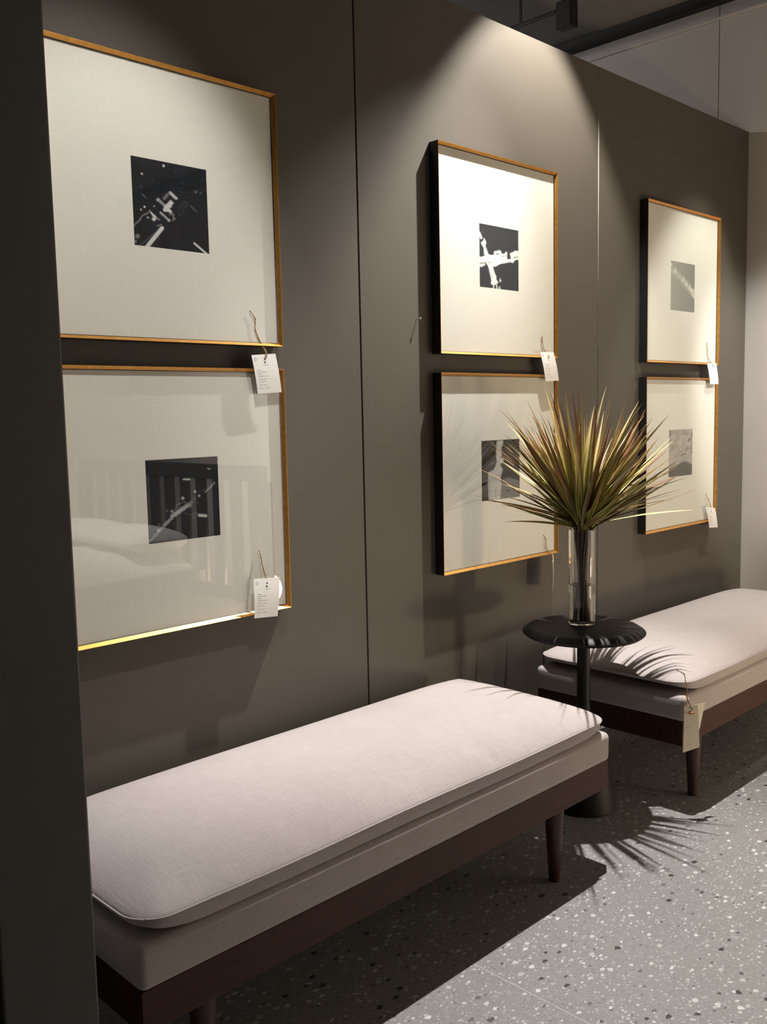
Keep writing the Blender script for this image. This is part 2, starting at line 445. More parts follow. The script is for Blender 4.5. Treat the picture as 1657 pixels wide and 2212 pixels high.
def bench(name, x0, label, seed, creases, legs):
    L, D = 1.446, 0.558
    yf = -0.618; yb = yf + D
    root = tag(empty(name, (x0 + L / 2, (yf + yb) / 2, 0)), label, 'bench', 'upholstered benches along the taupe wall')
    V, Fc, rim = cushion_mesh(L - 0.009, D - 0.006, 0.058, 0.0355, seed, creases)
    zs = 0.3985
    V = [(a, b, c + zs) for a, b, c in V]
    cu = from_py('cushion', V, Fc, M_FABRIC, root, True)
    # piping along the seam
    P = [(a * 1.0012, b * 1.003, c + zs) for a, b, c in rim]; P.append(P[0])
    tube('piping', P, 0.0021, M_FABRIC, cu, 6)
    # padded base
    hx = L / 2 - 0.001; hy = D / 2 - 0.0035
    bs = box('padded_base', -hx, hx, -hy, hy, 0.281, 0.3622, M_FABRIC, root, bev=0.016, seg=5, smooth=True); bs.data.set_sharp_from_angle(angle=math.radians(40))
    # wooden rails under the base
    rz0, rz1 = 0.205, 0.2825
    th = 0.024
    fx = hx - 0.004; fy = hy - 0.006
    box('front_rail', -fx, fx, -fy, -fy + th, rz0, rz1, M_WALNUT, root, bev=0.0015)
    box('rear_rail', -fx, fx, fy - th, fy, rz0, rz1, M_WALNUT, root, bev=0.0015)
    box('end_rail', -fx, -fx + th, -fy + th + .0005, fy - th - .0005, rz0, rz1, M_WALNUT, root, bev=0.0015)
    box('end_rail', fx - th, fx, -fy + th + .0005, fy - th - .0005, rz0, rz1, M_WALNUT, root, bev=0.0015)
    # tapered round legs
    for lx in legs:
        for ly in (-fy + 0.036, fy - 0.036):
            lathe('leg', [(0.0, 0.0), (0.0135, 0.0), (0.0148, 0.002), (0.0265, 0.21), (0.027, 0.278), (0.0, 0.278)], M_WALNUTLEG, root, 28,
                  (lx - (x0 + L / 2), ly, 0))
    return root
bench('upholstered_bench', 0.735, 'pale pink upholstered bench on tapered legs below the two leftmost framed prints', 3,
      [(0.24, 0.006, 0.010, 0.16, 0.30), (-0.02, 0.0035, 0.009, 0.06, 0.14), (-0.33, 0.002, 0.012, 0.05, 0.12)], (0.88, 1.975))
bench('upholstered_bench', 2.590, 'pale pink upholstered bench with a paper tag at its corner, behind the round black table', 8,
      [(0.30, 0.004, 0.012, 0.14, 0.30)], (2.735, 3.83))

# ------------------------------------------------------------------ framed prints
def homog(src):   # map unit square corners TL,TR,BR,BL -> src points
    A = []; b = []
    for (u, v_), (x, y) in zip(((0, 0), (1, 0), (1, 1), (0, 1)), src):
        A.append([u, v_, 1, 0, 0, 0, -u * x, -v_ * x]); b.append(x)
        A.append([0, 0, 0, u, v_, 1, -u * y, -v_ * y]); b.append(y)
    h = np.linalg.solve(np.array(A, float), np.array(b, float))
    return np.append(h, 1).reshape(3, 3)
def hnoise(x, y, seed, sc):
    r = np.random.default_rng(seed); out = np.zeros_like(x)
    for k in range(10):
        a = r.uniform(0, 6.28); f = sc * r.uniform(0.5, 2.2)
        out += np.sin((x * math.cos(a) + y * math.sin(a)) * f + r.uniform(0, 6.28)) * r.uniform(.4, 1)
    return out / 5
class Paint:
    def __init__(s, corners, bg, n=120, soft=6.0, seed=1):
        H = homog(corners); s.n = n
        g = np.linspace(0, 1, n + 1)
        u, v_ = np.meshgrid(g, g)                     # v downwards
        p = np.stack([u, v_, np.ones_like(u)], -1) @ H.T
        s.x = p[..., 0] / p[..., 2]; s.y = p[..., 1] / p[..., 2]
        s.u, s.v = u, v_
        s.c = np.ones((n + 1, n + 1)) * bg; s.soft = soft
        s.jx = hnoise(s.x, s.y, seed, 0.05); s.jy = hnoise(s.x, s.y, seed + 1, 0.05)
    def blend(s, d, val, soft=None):
        k = soft or s.soft
        a = np.clip(0.5 - d / k, 0, 1)
        s.c = s.c * (1 - a) + val * a
    def seg(s, pts, wd, val, soft=None, jit=0.0):
        d = np.full_like(s.x, 1e9)
        X = s.x + jit * s.jx; Y = s.y + jit * s.jy
        for (ax, ay), (bx, by) in zip(pts[:-1], pts[1:]):
            dx, dy = bx - ax, by - ay; q = dx * dx + dy * dy + 1e-9
            t_ = np.clip(((X - ax) * dx + (Y - ay) * dy) / q, 0, 1)
            d = np.minimum(d, np.hypot(X - ax - t_ * dx, Y - ay - t_ * dy))
        s.blend(d - wd, val, soft)
    def dot(s, x, y, r, val, soft=None): s.seg([(x, y), (x + .01, y)], r, val, soft)
    def poly(s, pts, val, soft=None, jit=0.0):
        X = s.x + jit * s.jx; Y = s.y + jit * s.jy
        ins = np.zeros(X.shape, bool); d = np.full_like(X, 1e9)
        n = len(pts)
        for i in range(n):
            ax, ay = pts[i]; bx, by = pts[(i + 1) % n]
            cnd = ((ay > Y) != (by > Y))
            with np.errstate(divide='ignore', invalid='ignore'):
                xi = (bx - ax) * (Y - ay) / ((by - ay) if by != ay else 1e-9) + ax
            ins ^= cnd & (X < xi)
            dx, dy = bx - ax, by - ay; q = dx * dx + dy * dy + 1e-9
            t_ = np.clip(((X - ax) * dx + (Y - ay) * dy) / q, 0, 1)
            d = np.minimum(d, np.hypot(X - ax - t_ * dx, Y - ay - t_ * dy))
        s.blend(np.where(ins, -d, d), val, soft)

def art_first_upper():
    p = Paint([(112, 100), (1400, 358), (1460, 1805), (180, 1640)], 0.014, 130, 14, 1)
    p.c = 0.014 + 0.006 * np.clip(hnoise(p.x, p.y, 5, 0.01), -1, 1)
    for x, y, r, v_ in ((680, 283, 20, .7), (308, 417, 18, .5), (352, 985, 18, .6), (292, 1032, 16, .4), (518, 975, 14, .35), (1228, 735, 25, .12), (1310, 755, 16, .12),
                        (1005, 585, 14, .08), (880, 378, 10, .1), (488, 530, 12, .08), (290, 635, 14, .1), (410, 1170, 18, .4), (760, 1630, 12, .05), (975, 730, 12, .08), (600, 1525, 12, .1), (1000, 385, 9, .06), (785, 475, 9, .06)):
        p.dot(x, y, r, v_)
    p.seg([(310, 765), (370, 820)], 7, .16)
    p.seg([(790, 745), (890, 840)], 24, .5, jit=6); p.seg([(690, 840), (745, 780)], 26, .16, 24)
    p.seg([(590, 865), (700, 970)], 22, .28); p.dot(585, 865, 30, .36)
    p.poly([(800, 870), (853, 920), (820, 960), (820, 990), (775, 1010), (830, 1075), (800, 1100), (740, 1065), (690, 1070), (665, 1040), (690, 975)], .62, jit=5)
    p.poly([(455, 1060), (500, 1100), (560, 1160), (560, 1195), (510, 1235), (470, 1200), (500, 1160), (455, 1090)], .6, jit=5)
    p.seg([(560, 1180), (605, 1210)], 14, .2)
    p.seg([(625, 1085), (770, 1220)], 17, .38); p.dot(770, 1220, 24, .48)
    p.seg([(570, 1310), (640, 1295)], 12, .2); p.seg([(650, 1355), (380, 1690)], 34, .66); p.seg([(1205, 1620), (1430, 1815)], 15, .66)
    p.seg([(170, 1315), (215, 1260), (260, 1220), (320, 1130), (420, 1085), (450, 1040)], 10, .22, jit=8)
    p.seg([(930, 1050), (985, 960), (1040, 905), (1085, 930), (1070, 970), (1010, 1030), (1000, 1110), (950, 1150), (920, 1080)], 6, .07)
    p.seg([(1140, 975), (1245, 1080)], 10, .10)
    p.dot(230, 1490, 34, .2, 40); p.dot(200, 1580, 20, .22); p.seg([(280, 1640), (400, 1545), (530, 1430)], 7, .12)
    p.seg([(780, 1120), (840, 1110), (850, 1180), (830, 1220), (880, 1190)], 13, .2, jit=6)
    return p
def art_first_lower():
    p = Paint([(215, 292), (1515, 220), (1557, 1628), (270, 1795)], 0.010, 120, 16, 2)
    p.seg([(290, 1740), (450, 1570), (570, 1440)], 18, .22, jit=10); p.seg([(570, 1440), (700, 1310)], 26, .30, jit=12)
    p.seg([(700, 1290), (860, 1180), (950, 1110)], 34, .40, jit=10); p.dot(1000, 1090, 42, .28, 40); p.dot(1040, 1035, 28, .15, 30)
    for x, y, r, v_ in ((890, 970, 28, .4), (695, 1205, 26, .33), (605, 1195, 18, .15), (1110, 850, 22, .35), (1185, 925, 18, .55), (450, 1550, 34, .4), (1160, 1055, 18, .05), (460, 1440, 20, .1)):
        p.dot(x, y, r, v_, 20)
    p.seg([(910, 632), (1015, 632)], 15, .55); p.seg([(1185, 1275), (1300, 1282)], 24, .55, jit=6); p.seg([(1345, 440), (1385, 448)], 10, .4)
    p.seg([(1290, 860), (1400, 760), (1460, 690)], 12, .22); p.seg([(1180, 860), (1320, 780), (1440, 690)], 6, .06)
    p.seg([(750, 1190), (780, 1090), (890, 1040), (940, 1040), (940, 1095), (900, 1130)], 7, .16)
    p.seg([(900, 1200), (930, 1240), (1050, 1270), (1130, 1220), (1150, 1265), (1060, 1320)], 7, .08)
    p.seg([(1050, 960), (1090, 1000), (1170, 930)], 6, .08); p.seg([(370, 1610), (420, 1635)], 14, .22)
    return p
def art_second_upper():
    p = Paint([(230, 185), (1320, 400), (1310, 2105), (230, 1975)], 0.042, 110, 22, 3)
    L = 0.78
    p.poly([(215, 1120), (290, 1135), (360, 1110), (480, 1050), (520, 1080), (640, 1085), (640, 980), (760, 960), (800, 940), (840, 990), (860, 1050), (930, 1045), (975, 990), (1015, 1020), (1000, 1100),
            (1010, 1210), (1110, 1190), (1080, 1040), (1200, 985), (1240, 955), (1290, 980), (1340, 940), (1340, 1210), (1220, 1230), (1160, 1315), (1105, 1280), (800, 1340), (680, 1410), (610, 1405),
            (640, 1560), (700, 1690), (690, 1750), (745, 1850), (740, 1880), (640, 1930), (560, 1910), (540, 1870), (560, 1800), (470, 1400), (410, 1300), (215, 1320)], L, jit=6)
    p.poly([(215, 1335), (390, 1320), (395, 1360), (300, 1415), (215, 1415)], L)
    p.poly([(215, 380), (270, 460), (325, 610), (270, 640), (245, 580), (215, 480)], L)
    p.poly([(370, 600), (425, 720), (400, 840), (470, 1010), (470, 1100), (420, 1110), (360, 1060), (350, 880), (270, 740), (340, 680)], L)
    p.poly([(800, 1720), (840, 1820), (800, 1850), (780, 1820)], .6)
    for a, b in (((620, 1930), (610, 2060)), ((700, 1930), (720, 2060)), ((780, 1980), (800, 2080))): p.seg([a, b], 17, .6)
    p.seg([(700, 1052), (765, 1052)], 14, .08); p.seg([(850, 1125), (960, 1105)], 9, .2); p.seg([(490, 1295), (530, 1285)], 12, .15); p.seg([(1190, 1160), (1300, 1140)], 13, .12)
    p.seg([(240, 1310), (400, 1285)], 9, .2); p.seg([(410, 830), (440, 900), (470, 980)], 9, .15); p.seg([(500, 1480), (580, 1720)], 8, .35)
    return p
def art_second_lower():
    p = Paint([(165, 305), (1222, 240), (1222, 1865), (180, 2000)], 0.018, 90, 18, 4)
    p.c = 0.018 + 0.012 * np.clip(hnoise(p.x, p.y, 9, 0.006), 0, 1)
    p.poly([(600, 240), (760, 240), (780, 340), (740, 440), (720, 560), (735, 690), (690, 740), (800, 830), (690, 980), (760, 1100), (720, 1250), (700, 1400), (740, 1500), (705, 1950), (440, 1990), (370, 2010),
            (350, 1200), (510, 1100), (560, 1000), (590, 880), (580, 600)], .50, jit=8)
    p.poly([(740, 1400), (900, 1330), (1260, 1420), (1260, 1900), (700, 1960)], .17, 60, jit=10); p.dot(910, 1690, 36, .07, 30)
    p.seg([(560, 1660), (560, 1900)], 8, .3); p.seg([(380, 1450), (420, 1900)], 30, .42, 60)
    p.seg([(430, 960), (500, 900)], 30, .1, 40)
    return p
def art_third_upper():
    p = Paint([(318, 330), (1085, 455), (1050, 1980), (292, 1895)], 0.30, 80, 30, 5)
    k = np.clip((p.x - 320) / 760, 0, 1)
    p.c = 0.36 - 0.13 * k + 0.015 * hnoise(p.x, p.y, 4, 0.02)
    p.seg([(320, 600), (480, 740), (620, 880), (760, 1040), (880, 1200), (1080, 1420)], 70, .46, 120)
    p.poly([(900, 1230), (960, 1200), (1100, 1280), (1100, 1620), (1000, 1470)], .62, 30)
    for x, y in ((465, 600), (720, 880), (815, 1010), (920, 1130)): p.poly([(x, y - 60), (x + 30, y + 60), (x + 40, y + 120), (x - 50, y + 110), (x - 30, y + 20)], .62, 36)
    p.dot(320, 460, 40, .7)
    return p
def art_third_lower():
    p = Paint([(300, 300), (1105, 235), (1080, 1805), (275, 1920)], 0.42, 80, 24, 6)
    p.c = 0.44 + 0.10 * np.clip(hnoise(p.x, p.y, 12, 0.012), -1, 1) + 0.05 * np.clip(hnoise(p.x, p.y, 13, 0.03), -1, 1)
    p.poly([(255, 1960), (270, 1620), (520, 1520), (700, 1400), (850, 1340), (1000, 1410), (1120, 1500), (1120, 1830)], .14, 40, jit=8)
    p.seg([(330, 330), (310, 500)], 45, .24, 60); p.seg([(1095, 400), (1080, 490)], 26, .14, 30); p.seg([(1020, 560), (960, 650)], 24, .15, 30)
    p.seg([(930, 870), (890, 990)], 26, .24, 40); p.seg([(720, 1130), (860, 1080)], 28, .18, 30); p.seg([(420, 820), (400, 930)], 30, .26, 50); p.seg([(820, 330), (780, 420)], 24, .3, 40)
    p.seg([(1070, 860), (1060, 1050)], 20, .22, 30); p.seg([(330, 1720), (520, 1560)], 12, .3, 30); p.seg([(680, 1110), (1090, 960)], 10, .62, 16)
    return p
def print_mesh(p, x0, z0, wd, hg, y, parent, tint=(1.0, 1.0, 1.0), cool=0.0):
    n = p.n
    gx = np.linspace(0, wd, n + 1); gz = np.linspace(0, -hg, n + 1)
    XX, ZZ = np.meshgrid(gx, gz)
    V = np.stack([x0 + XX, np.full_like(XX, y), z0 + ZZ], -1).reshape(-1, 3)
    i = np.arange(n)[:, None] * (n + 1) + np.arange(n)[None, :]
    Fc = np.stack([i, i + n + 1, i + n + 2, i + 1], -1).reshape(-1, 4)
    me = bpy.data.meshes.new('art_print')
    me.vertices.add(len(V)); me.vertices.foreach_set('co', V.ravel())
    me.loops.add(len(Fc) * 4); me.loops.foreach_set('vertex_index', Fc.ravel())
    me.polygons.add(len(Fc)); me.polygons.foreach_set('loop_start', np.arange(len(Fc)) * 4)
    me.update(calc_edges=True)
    at = me.color_attributes.new('print', 'FLOAT_COLOR', 'POINT')
    c = np.clip(p.c, 0.0, 0.85).reshape(-1)
    k = np.clip(1 - c / 0.15, 0, 1) * cool
    rgba = np.stack([c * tint[0] * (1 - 0.25 * k), c * tint[1] * (1 - 0.05 * k), c * tint[2] * (1 + 0.45 * k), np.ones_like(c)], -1)
    at.data.foreach_set('color', rgba.ravel().astype(np.float32))
    return link('art_print', me, M_PRINT, parent)

FW, FH = 0.610, 0.6253
FY = -0.0366
def picture(x0, ztop, art, label, tint=(1, 1, 1), cool=1.0):
    z1 = ztop; z0 = ztop - FH; x1 = x0 + FW
    root = tag(empty('picture_frame', (x0 + FW / 2, 0, z0)), label, 'picture', 'square framed prints on the taupe wall')
    ox, oz = x0 + FW / 2, z0
    def rect(xa, xb, za, zb, y): return [(xa - ox, y, za - oz), (xb - ox, y, za - oz), (xb - ox, y, zb - oz), (xa - ox, y, zb - oz)]
    def rings(name, rs, mat, close=False):
        V = [p for r in rs for p in r]; Fc = []
        for k in range(len(rs) - 1 + (1 if close else 0)):
            a = k * 4; b = ((k + 1) % len(rs)) * 4
            for i in range(4):
                j = (i + 1) % 4
                Fc.append((a + i, a + j, b + j, b + i))
        o = from_py(name, V, Fc, mat, root)
        bm = bmesh.new(); bm.from_mesh(o.data); bmesh.ops.recalc_face_normals(bm, faces=bm.faces); bm.to_mesh(o.data); bm.free()
        return o
    e = 0.0010; bw = 0.0076; bd = 0.0090
    # black box moulding (outer sides)
    rings('moulding', [rect(x0, x1, z0, z1, -0.0006), rect(x0, x1, z0, z1, FY + e), rect(x0 + e, x1 - e, z0 + e, z1 - e, FY + e),
                       rect(x0 + 0.0115, x1 - 0.0115, z0 + 0.0115, z1 - 0.0115, FY + 0.0150), rect(x0 + 0.0115, x1 - 0.0115, z0 + 0.0115, z1 - 0.0115, -0.0006)], M_FRAMEBLACK, True)
    # gilded slip sloping in towards the glass
    rings('gilded_bevel', [rect(x0, x1, z0, z1, FY + e - .0002), rect(x0 + .0003, x1 - .0003, z0 + .0003, z1 - .0003, FY), rect(x0 + e, x1 - e, z0 + e, z1 - e, FY),
                           rect(x0 + bw, x1 - bw, z0 + bw, z1 - bw, FY + bd), rect(x0 + bw, x1 - bw, z0 + bw, z1 - bw, FY + bd + .0035), rect(x0 + e, x1 - e, z0 + e, z1 - e, FY + e - .0002)], M_GOLD, True)
    b2 = bw + 0.001
    # mat board with the print set flush in it
    ym = FY + bd + 0.0035
    hw, hh = 0.1004, 0.0979
    cx, cz = ox - 0.003, (z0 + z1) / 2
    px0, px1, pz0, pz1 = cx - hw, cx + hw, cz - hh, cz + hh
    a_ = b2 - .0006
    V = rect(x0 + a_, x1 - a_, z0 + a_, z1 - a_, ym) + rect(px0, px1, pz0, pz1, ym) + rect(px0, px1, pz0, pz1, ym + .0008)
    Fc = []
    for k in range(2):
        for i in range(4):
            j = (i + 1) % 4; Fc.append((k * 4 + i, k * 4 + j, (k + 1) * 4 + j, (k + 1) * 4 + i))
    from_py('mat_board', V, Fc, M_MAT, root)
    print_mesh(art, px0 - ox, pz1 - oz, 2 * hw, 2 * hh, ym + 0.0006, root, tint, cool)
    bm = bmesh.new(); add_box(bm, x0 + a_ - ox, x1 - a_ - ox, FY + bd, FY + bd + 0.002, z0 + a_ - oz, z1 - a_ - oz)
    from_bm('glass_pane', bm, M_PGLASS, root)
    box('back_board', x0 + .012 - ox, x1 - .012 - ox, ym + 0.0025, -0.004, z0 + .012 - oz, z1 - .012 - oz, M_FRAMEBLACK, root)
    return root
FX = [0.9363, 2.1556, 3.3657]
ZU, ZL = 2.0408, 1.3581
picture(FX[0], ZU, art_first_upper(), 'upper left framed print, dark square with scattered white bars and dots', cool=1)
picture(FX[0], ZL, art_first_lower(), 'lower left framed print, dark square with a thin diagonal streak', cool=1)
picture(FX[1], ZU, art_second_upper(), 'upper middle framed print, black square with a bold white cross of strokes', cool=0.5)
picture(FX[1], ZL, art_second_lower(), 'lower middle framed print partly hidden by the leaf bouquet', cool=0.3)
picture(FX[2], ZU, art_third_upper(), 'upper right framed print, grey square with a pale diagonal ridge', (1.0, 0.985, 0.86), 0)
picture(FX[2], ZL, art_third_lower(), 'lower right framed print, pale cloudy square over a dark mound', (1.0, 0.95, 0.86), 0)

# ------------------------------------------------------------------ price tags on twine
def price_tag(quad, string, label, style='frame', thick=0.0006):
    TL, TR, BR, BL = [Vector(q) for q in quad]
    root = tag(empty('price_tag', tuple((TL + TR + BR + BL) / 4)), label, 'tag', 'paper tags on twine')
    O = root.location
    nrm = (TR - TL).cross(BL - TL).normalized()
    if nrm.dot(Vector((0, -1.9626, 1.2444)) - O) < 0: nrm = -nrm
    def P(u, v_, h=0.0):
        bow = 0.0022 * math.sin(math.pi * v_) - 0.0012 * u * v_
        return (TL * (1 - u) * (1 - v_) + TR * u * (1 - v_) + BR * u * v_ + BL * (1 - u) * v_) + nrm * (h + bow) - O
    def sheet(name, u0, u1, v0, v1, h, th, mat, nu=4, nv=8, parent=root):
        V = []; Fc = []
        for s_, hh in ((0, h), (1, h - th)):
            for j in range(nv + 1):
                for i in range(nu + 1):
                    V.append(P(u0 + (u1 - u0) * i / nu, v0 + (v1 - v0) * j / nv, hh))
        n1 = (nu + 1) * (nv + 1)
        q = lambda i, j, s_: s_ * n1 + j * (nu + 1) + i
        for j in range(nv):
            for i in range(nu):
                Fc.append((q(i, j, 0), q(i, j + 1, 0), q(i + 1, j + 1, 0), q(i + 1, j, 0)))
                Fc.append((q(i, j, 1), q(i + 1, j, 1), q(i + 1, j + 1, 1), q(i, j + 1, 1)))
        for j in range(nv):
            Fc.append((q(0, j, 0), q(0, j, 1), q(0, j + 1, 1), q(0, j + 1, 0))); Fc.append((q(nu, j, 0), q(nu, j + 1, 0), q(nu, j + 1, 1), q(nu, j, 1)))
        for i in range(nu):
            Fc.append((q(i, 0, 0), q(i + 1, 0, 0), q(i + 1, 0, 1), q(i, 0, 1))); Fc.append((q(i, nv, 0), q(i, nv, 1), q(i + 1, nv, 1), q(i + 1, nv, 0)))
        return from_py(name, V, Fc, mat, parent)
    sheet('card', 0, 1, 0, 1, 0, thick, M_CARD if style == 'frame' else M_CARDCREAM)
    # flat print on the card, built as hair-thin inked patches
    def ink(name, patches, mat):
        V = []; Fc = []
        for (u0, u1, v0, v1) in patches:
            for k in range(4):
                pass
            nseg = 3
            b = len(V)
            for i in range(nseg + 1):
                u = u0 + (u1 - u0) * i / nseg
                V += [P(u, v0, 0.00012), P(u, v1, 0.00012)]
            for i in range(nseg): Fc.append((b + 2 * i, b + 2 * i + 1, b + 2 * i + 3, b + 2 * i + 2))
        return tag(from_py(name, V, Fc, mat, root), kind='stuff')
    def disc(name, u, v_, ru, rv, mat, ring=None):
        V = []; Fc = []
        for k in range(16):
            a = 2 * math.pi * k / 16
            V.append(P(u + ru * math.cos(a), v_ + rv * math.sin(a), 0.00015))
            if ring: V.append(P(u + ring * ru * math.cos(a), v_ + ring * rv * math.sin(a), 0.00015))
        if ring:
            for k in range(16):
                k2 = (k + 1) % 16; Fc.append((2 * k, 2 * k + 1, 2 * k2 + 1, 2 * k2))
        else: Fc = [tuple(range(16))]
        return from_py(name, V, Fc, mat, root)
    if style == 'frame':
        rows = [(0.40, [(0.12, 0.28)]), (0.45, [(0.12, 0.22), (0.24, 0.50)]), (0.50, [(0.12, 0.32)]), (0.555, [(0.12, 0.34), (0.36, 0.44), (0.46, 0.54)]), (0.625, [(0.12, 0.30), (0.33, 0.48)]),
                (0.69, [(0.12, 0.20), (0.23, 0.40)]), (0.78, [(0.12, 0.26), (0.30, 0.42)]), (0.86, [(0.12, 0.23), (0.27, 0.31), (0.36, 0.52)])]
        ink('small_print', [(a, b, v_ - 0.008, v_ + 0.008) for v_, ab in rows for a, b in ab] + [(0.41, 0.62, 0.262, 0.276)], M_INK)
        disc('round_emblem', 0.13, 0.115, 0.060, 0.042, M_INKBLUE, 0.35)
        disc('punched_hole', 0.51, 0.125, 0.030, 0.022, M_INKDARK); disc('punched_hole', 0.495, 0.205, 0.034, 0.024, M_INKDARK)
    else:
        ink('small_print', [(0.12, 0.42, 0.455, 0.467), (0.10, 0.30, 0.53, 0.54), (0.10, 0.38, 0.60, 0.61), (0.12, 0.34, 0.80, 0.81), (0.12, 0.52, 0.86, 0.872)], M_INK)
        disc('punched_hole', 0.56, 0.075, 0.05, 0.02, M_INKDARK)
    S = smooth_path([Vector(s_) - O for s_ in string], 6)
    tube('twine', S, [0.0012 + 0.0004 * math.sin(i * 1.7) for i in range(len(S))], M_TWINE, root, 6)
    # second strand of the loop and the knot
    n_ = len(S); S2 = [s_ + Vector((0.0035 * math.sin(math.pi * i / (n_ - 1)), 0, 0)) for i, s_ in enumerate(S[n_ // 3:])]
    tube('twine', S2, 0.0009, M_TWINE, root, 5)
    kb = bmesh.new(); bmesh.ops.create_icosphere(kb, subdivisions=1, radius=0.0027)
    bmesh.ops.translate(kb, verts=kb.verts, vec=S[6] + Vector((0, -0.001, 0)))
    from_bm('knot', kb, M_TWINE, root, True)
    return root, P
ygl = FY + 0.0087
def S_(pts):      # twine: starts stuck on the glass, passes over the lip, ends at the hole
    n = len(pts)
    return [(x, (ygl - 0.0008) if i < n - 2 else (-0.0425 if i == n - 2 else -0.0455), z) for i, (x, z) in enumerate(pts)]
price_tag([(1.4384, -0.0439, 1.3911), (1.5145, -0.0439, 1.3966), (1.5315, -0.0439, 1.2994), (1.4542, -0.0439, 1.2948)],
          S_([(1.4498, 1.5023), (1.4654, 1.4827), (1.465, 1.4552), (1.4793, 1.4230), (1.4842, 1.4), (1.481, 1.384)]), 'white paper tag hanging from the upper left framed print')
price_tag([(1.4199, -0.0439, 0.8274), (1.504, -0.0439, 0.8204), (1.4944, -0.0439, 0.7189), (1.4183, -0.0439, 0.7258)],
          [(x, -0.0290 - 0.0034 * k, z) for k, (x, z) in enumerate([(1.4520, 0.8960), (1.4544, 0.8774), (1.4576, 0.8469), (1.4607, 0.828), (1.463, 0.812)])], 'white paper tag hanging from the lower left framed print')
price_tag([(2.6498, -0.0439, 1.4332), (2.7275, -0.0439, 1.4354), (2.7603, -0.0439, 1.3385), (2.6812, -0.0439, 1.3348)],
          S_([(2.692, 1.502), (2.6807, 1.485), (2.6939, 1.4434), (2.6991, 1.4231), (2.697, 1.419)]), 'white paper tag hanging from the upper middle framed print')
a4 = Vector((2.7197, -0.0439, 0.716))
price_tag([(2.7200, -0.0450, 0.7160), (2.6561, -0.0898, 0.7160), (2.6561, -0.0898, 0.6160), (2.7200, -0.0450, 0.6160)],
          S_([(2.6855, 0.8036), (2.6992, 0.7874), (2.7046, 0.7541), (2.7183, 0.7311), (2.7240, 0.7110)])[:-1] + [(2.691, -0.066, 0.711)], 'paper tag turned edge-on below the lower middle framed print')
price_tag([(3.85, -0.0439, 1.4196), (3.9331, -0.0439, 1.4233), (3.9602, -0.0439, 1.3329), (3.8805, -0.0439, 1.3314)],
          S_([(3.8759, 1.5088), (3.8812, 1.4756), (3.8925, 1.4400), (3.8990, 1.4180), (3.9006, 1.4071)]), 'white paper tag hanging from the upper right framed print')
price_tag([(3.8575, -0.0439, 0.8019), (3.9423, -0.0439, 0.7904), (3.9765, -0.0439, 0.7004), (3.8951, -0.0439, 0.7067)],
          [(x, -0.0290 - 0.0046 * k, z) for k, (x, z) in enumerate([(3.8847, 0.8582), (3.9033, 0.8281), (3.9080, 0.807), (3.9129, 0.7907)])], 'white paper tag hanging from the lower right framed print')
# tag on the second bench: two cards, a wooden toggle
bt, BP = price_tag([(2.5658, -0.6283, 0.3415), (2.5946, -0.6567, 0.3484), (2.5999, -0.6619, 0.2153), (2.564, -0.6265, 0.1995)],
          [(2.556, -0.6050, 0.4545), (2.5645, -0.6260, 0.4428), (2.5676, -0.6300, 0.4214), (2.5718, -0.6330, 0.3985), (2.5701, -0.6330, 0.3728), (2.5732, -0.6390, 0.3541), (2.5800, -0.6440, 0.3380)],
          'cream paper tag with a wooden toggle hanging at the bench cushion corner', 'bench')
O = bt.location
q = [Vector(p_) + Vector((0.006, 0.000, 0)) - O for p_ in ((2.5900, -0.6445, 0.3440), (2.6281, -0.6600, 0.3445), (2.6128, -0.6520, 0.2675), (2.6010, -0.6500, 0.2560))]
nb = Vector((0.0005, 0.0005, 0))
from_py('rear_card', [tuple(p_) for p_ in q] + [tuple(p_ + nb) for p_ in q], [(0, 1, 2, 3), (7, 6, 5, 4), (0, 4, 5, 1), (1, 5, 6, 2), (2, 6, 7, 3), (3, 7, 4, 0)], M_CARDCREAM, bt)
c0 = BP(0.33, 0.155, 0.0035); c1 = BP(0.72, 0.150, 0.0035)
tube('toggle', [c0, c0.lerp(c1, .1), c0.lerp(c1, .5), c0.lerp(c1, .9), c1], [0.0015, 0.0032, 0.0040, 0.0034, 0.0015], M_PEG, bt, 10)
# nail in the taupe wall
nl = lathe('nail', [(0, -0.004), (0.0012, -0.004), (0.0012, 0.010), (0.0032, 0.0105), (0.0032, 0.0125), (0, 0.013)], M_METAL, None, 12)
nl.rotation_euler = (math.pi / 2, 0, 0); nl.location = (2.0886, -0.0042, 1.519)
tag(nl, 'small bare nail in the taupe wall left of the upper middle frame', 'nail')

# ------------------------------------------------------------------ side table, vase, leaves
TX, TY, TZ = 2.4339, -0.3599, 0.5734
tb = tag(empty('side_table', (TX, TY, 0)), 'round black wooden side table on a flared pedestal between the benches', 'table')
RT = 0.187
lathe('tabletop', [(0, 0), (RT - 0.021, 0), (RT - 0.019, -0.0007), (RT - 0.004, -0.010), (RT, -0.0145), (RT - 0.001, -0.0185), (RT - 0.010, -0.0255), (RT - 0.03, -0.030), (0, -0.030)], M_BLACKWOOD, tb, 96, (0, 0, TZ))
lathe('stem', [(0, 0.24), (0.034, 0.24), (0.024, 0.285), (0.0205, 0.33), (0.020, 0.40), (0.020, TZ - 0.031), (0, TZ - 0.031)], M_BLACKWOOD, tb, 40)
lathe('pedestal', [(0, 0), (0.098, 0), (0.1005, 0.004), (0.098, 0.02), (0.086, 0.10), (0.074, 0.165), (0.058, 0.212), (0.0345, 0.239), (0, 0.239)], M_BLACKWOOD, tb, 56)

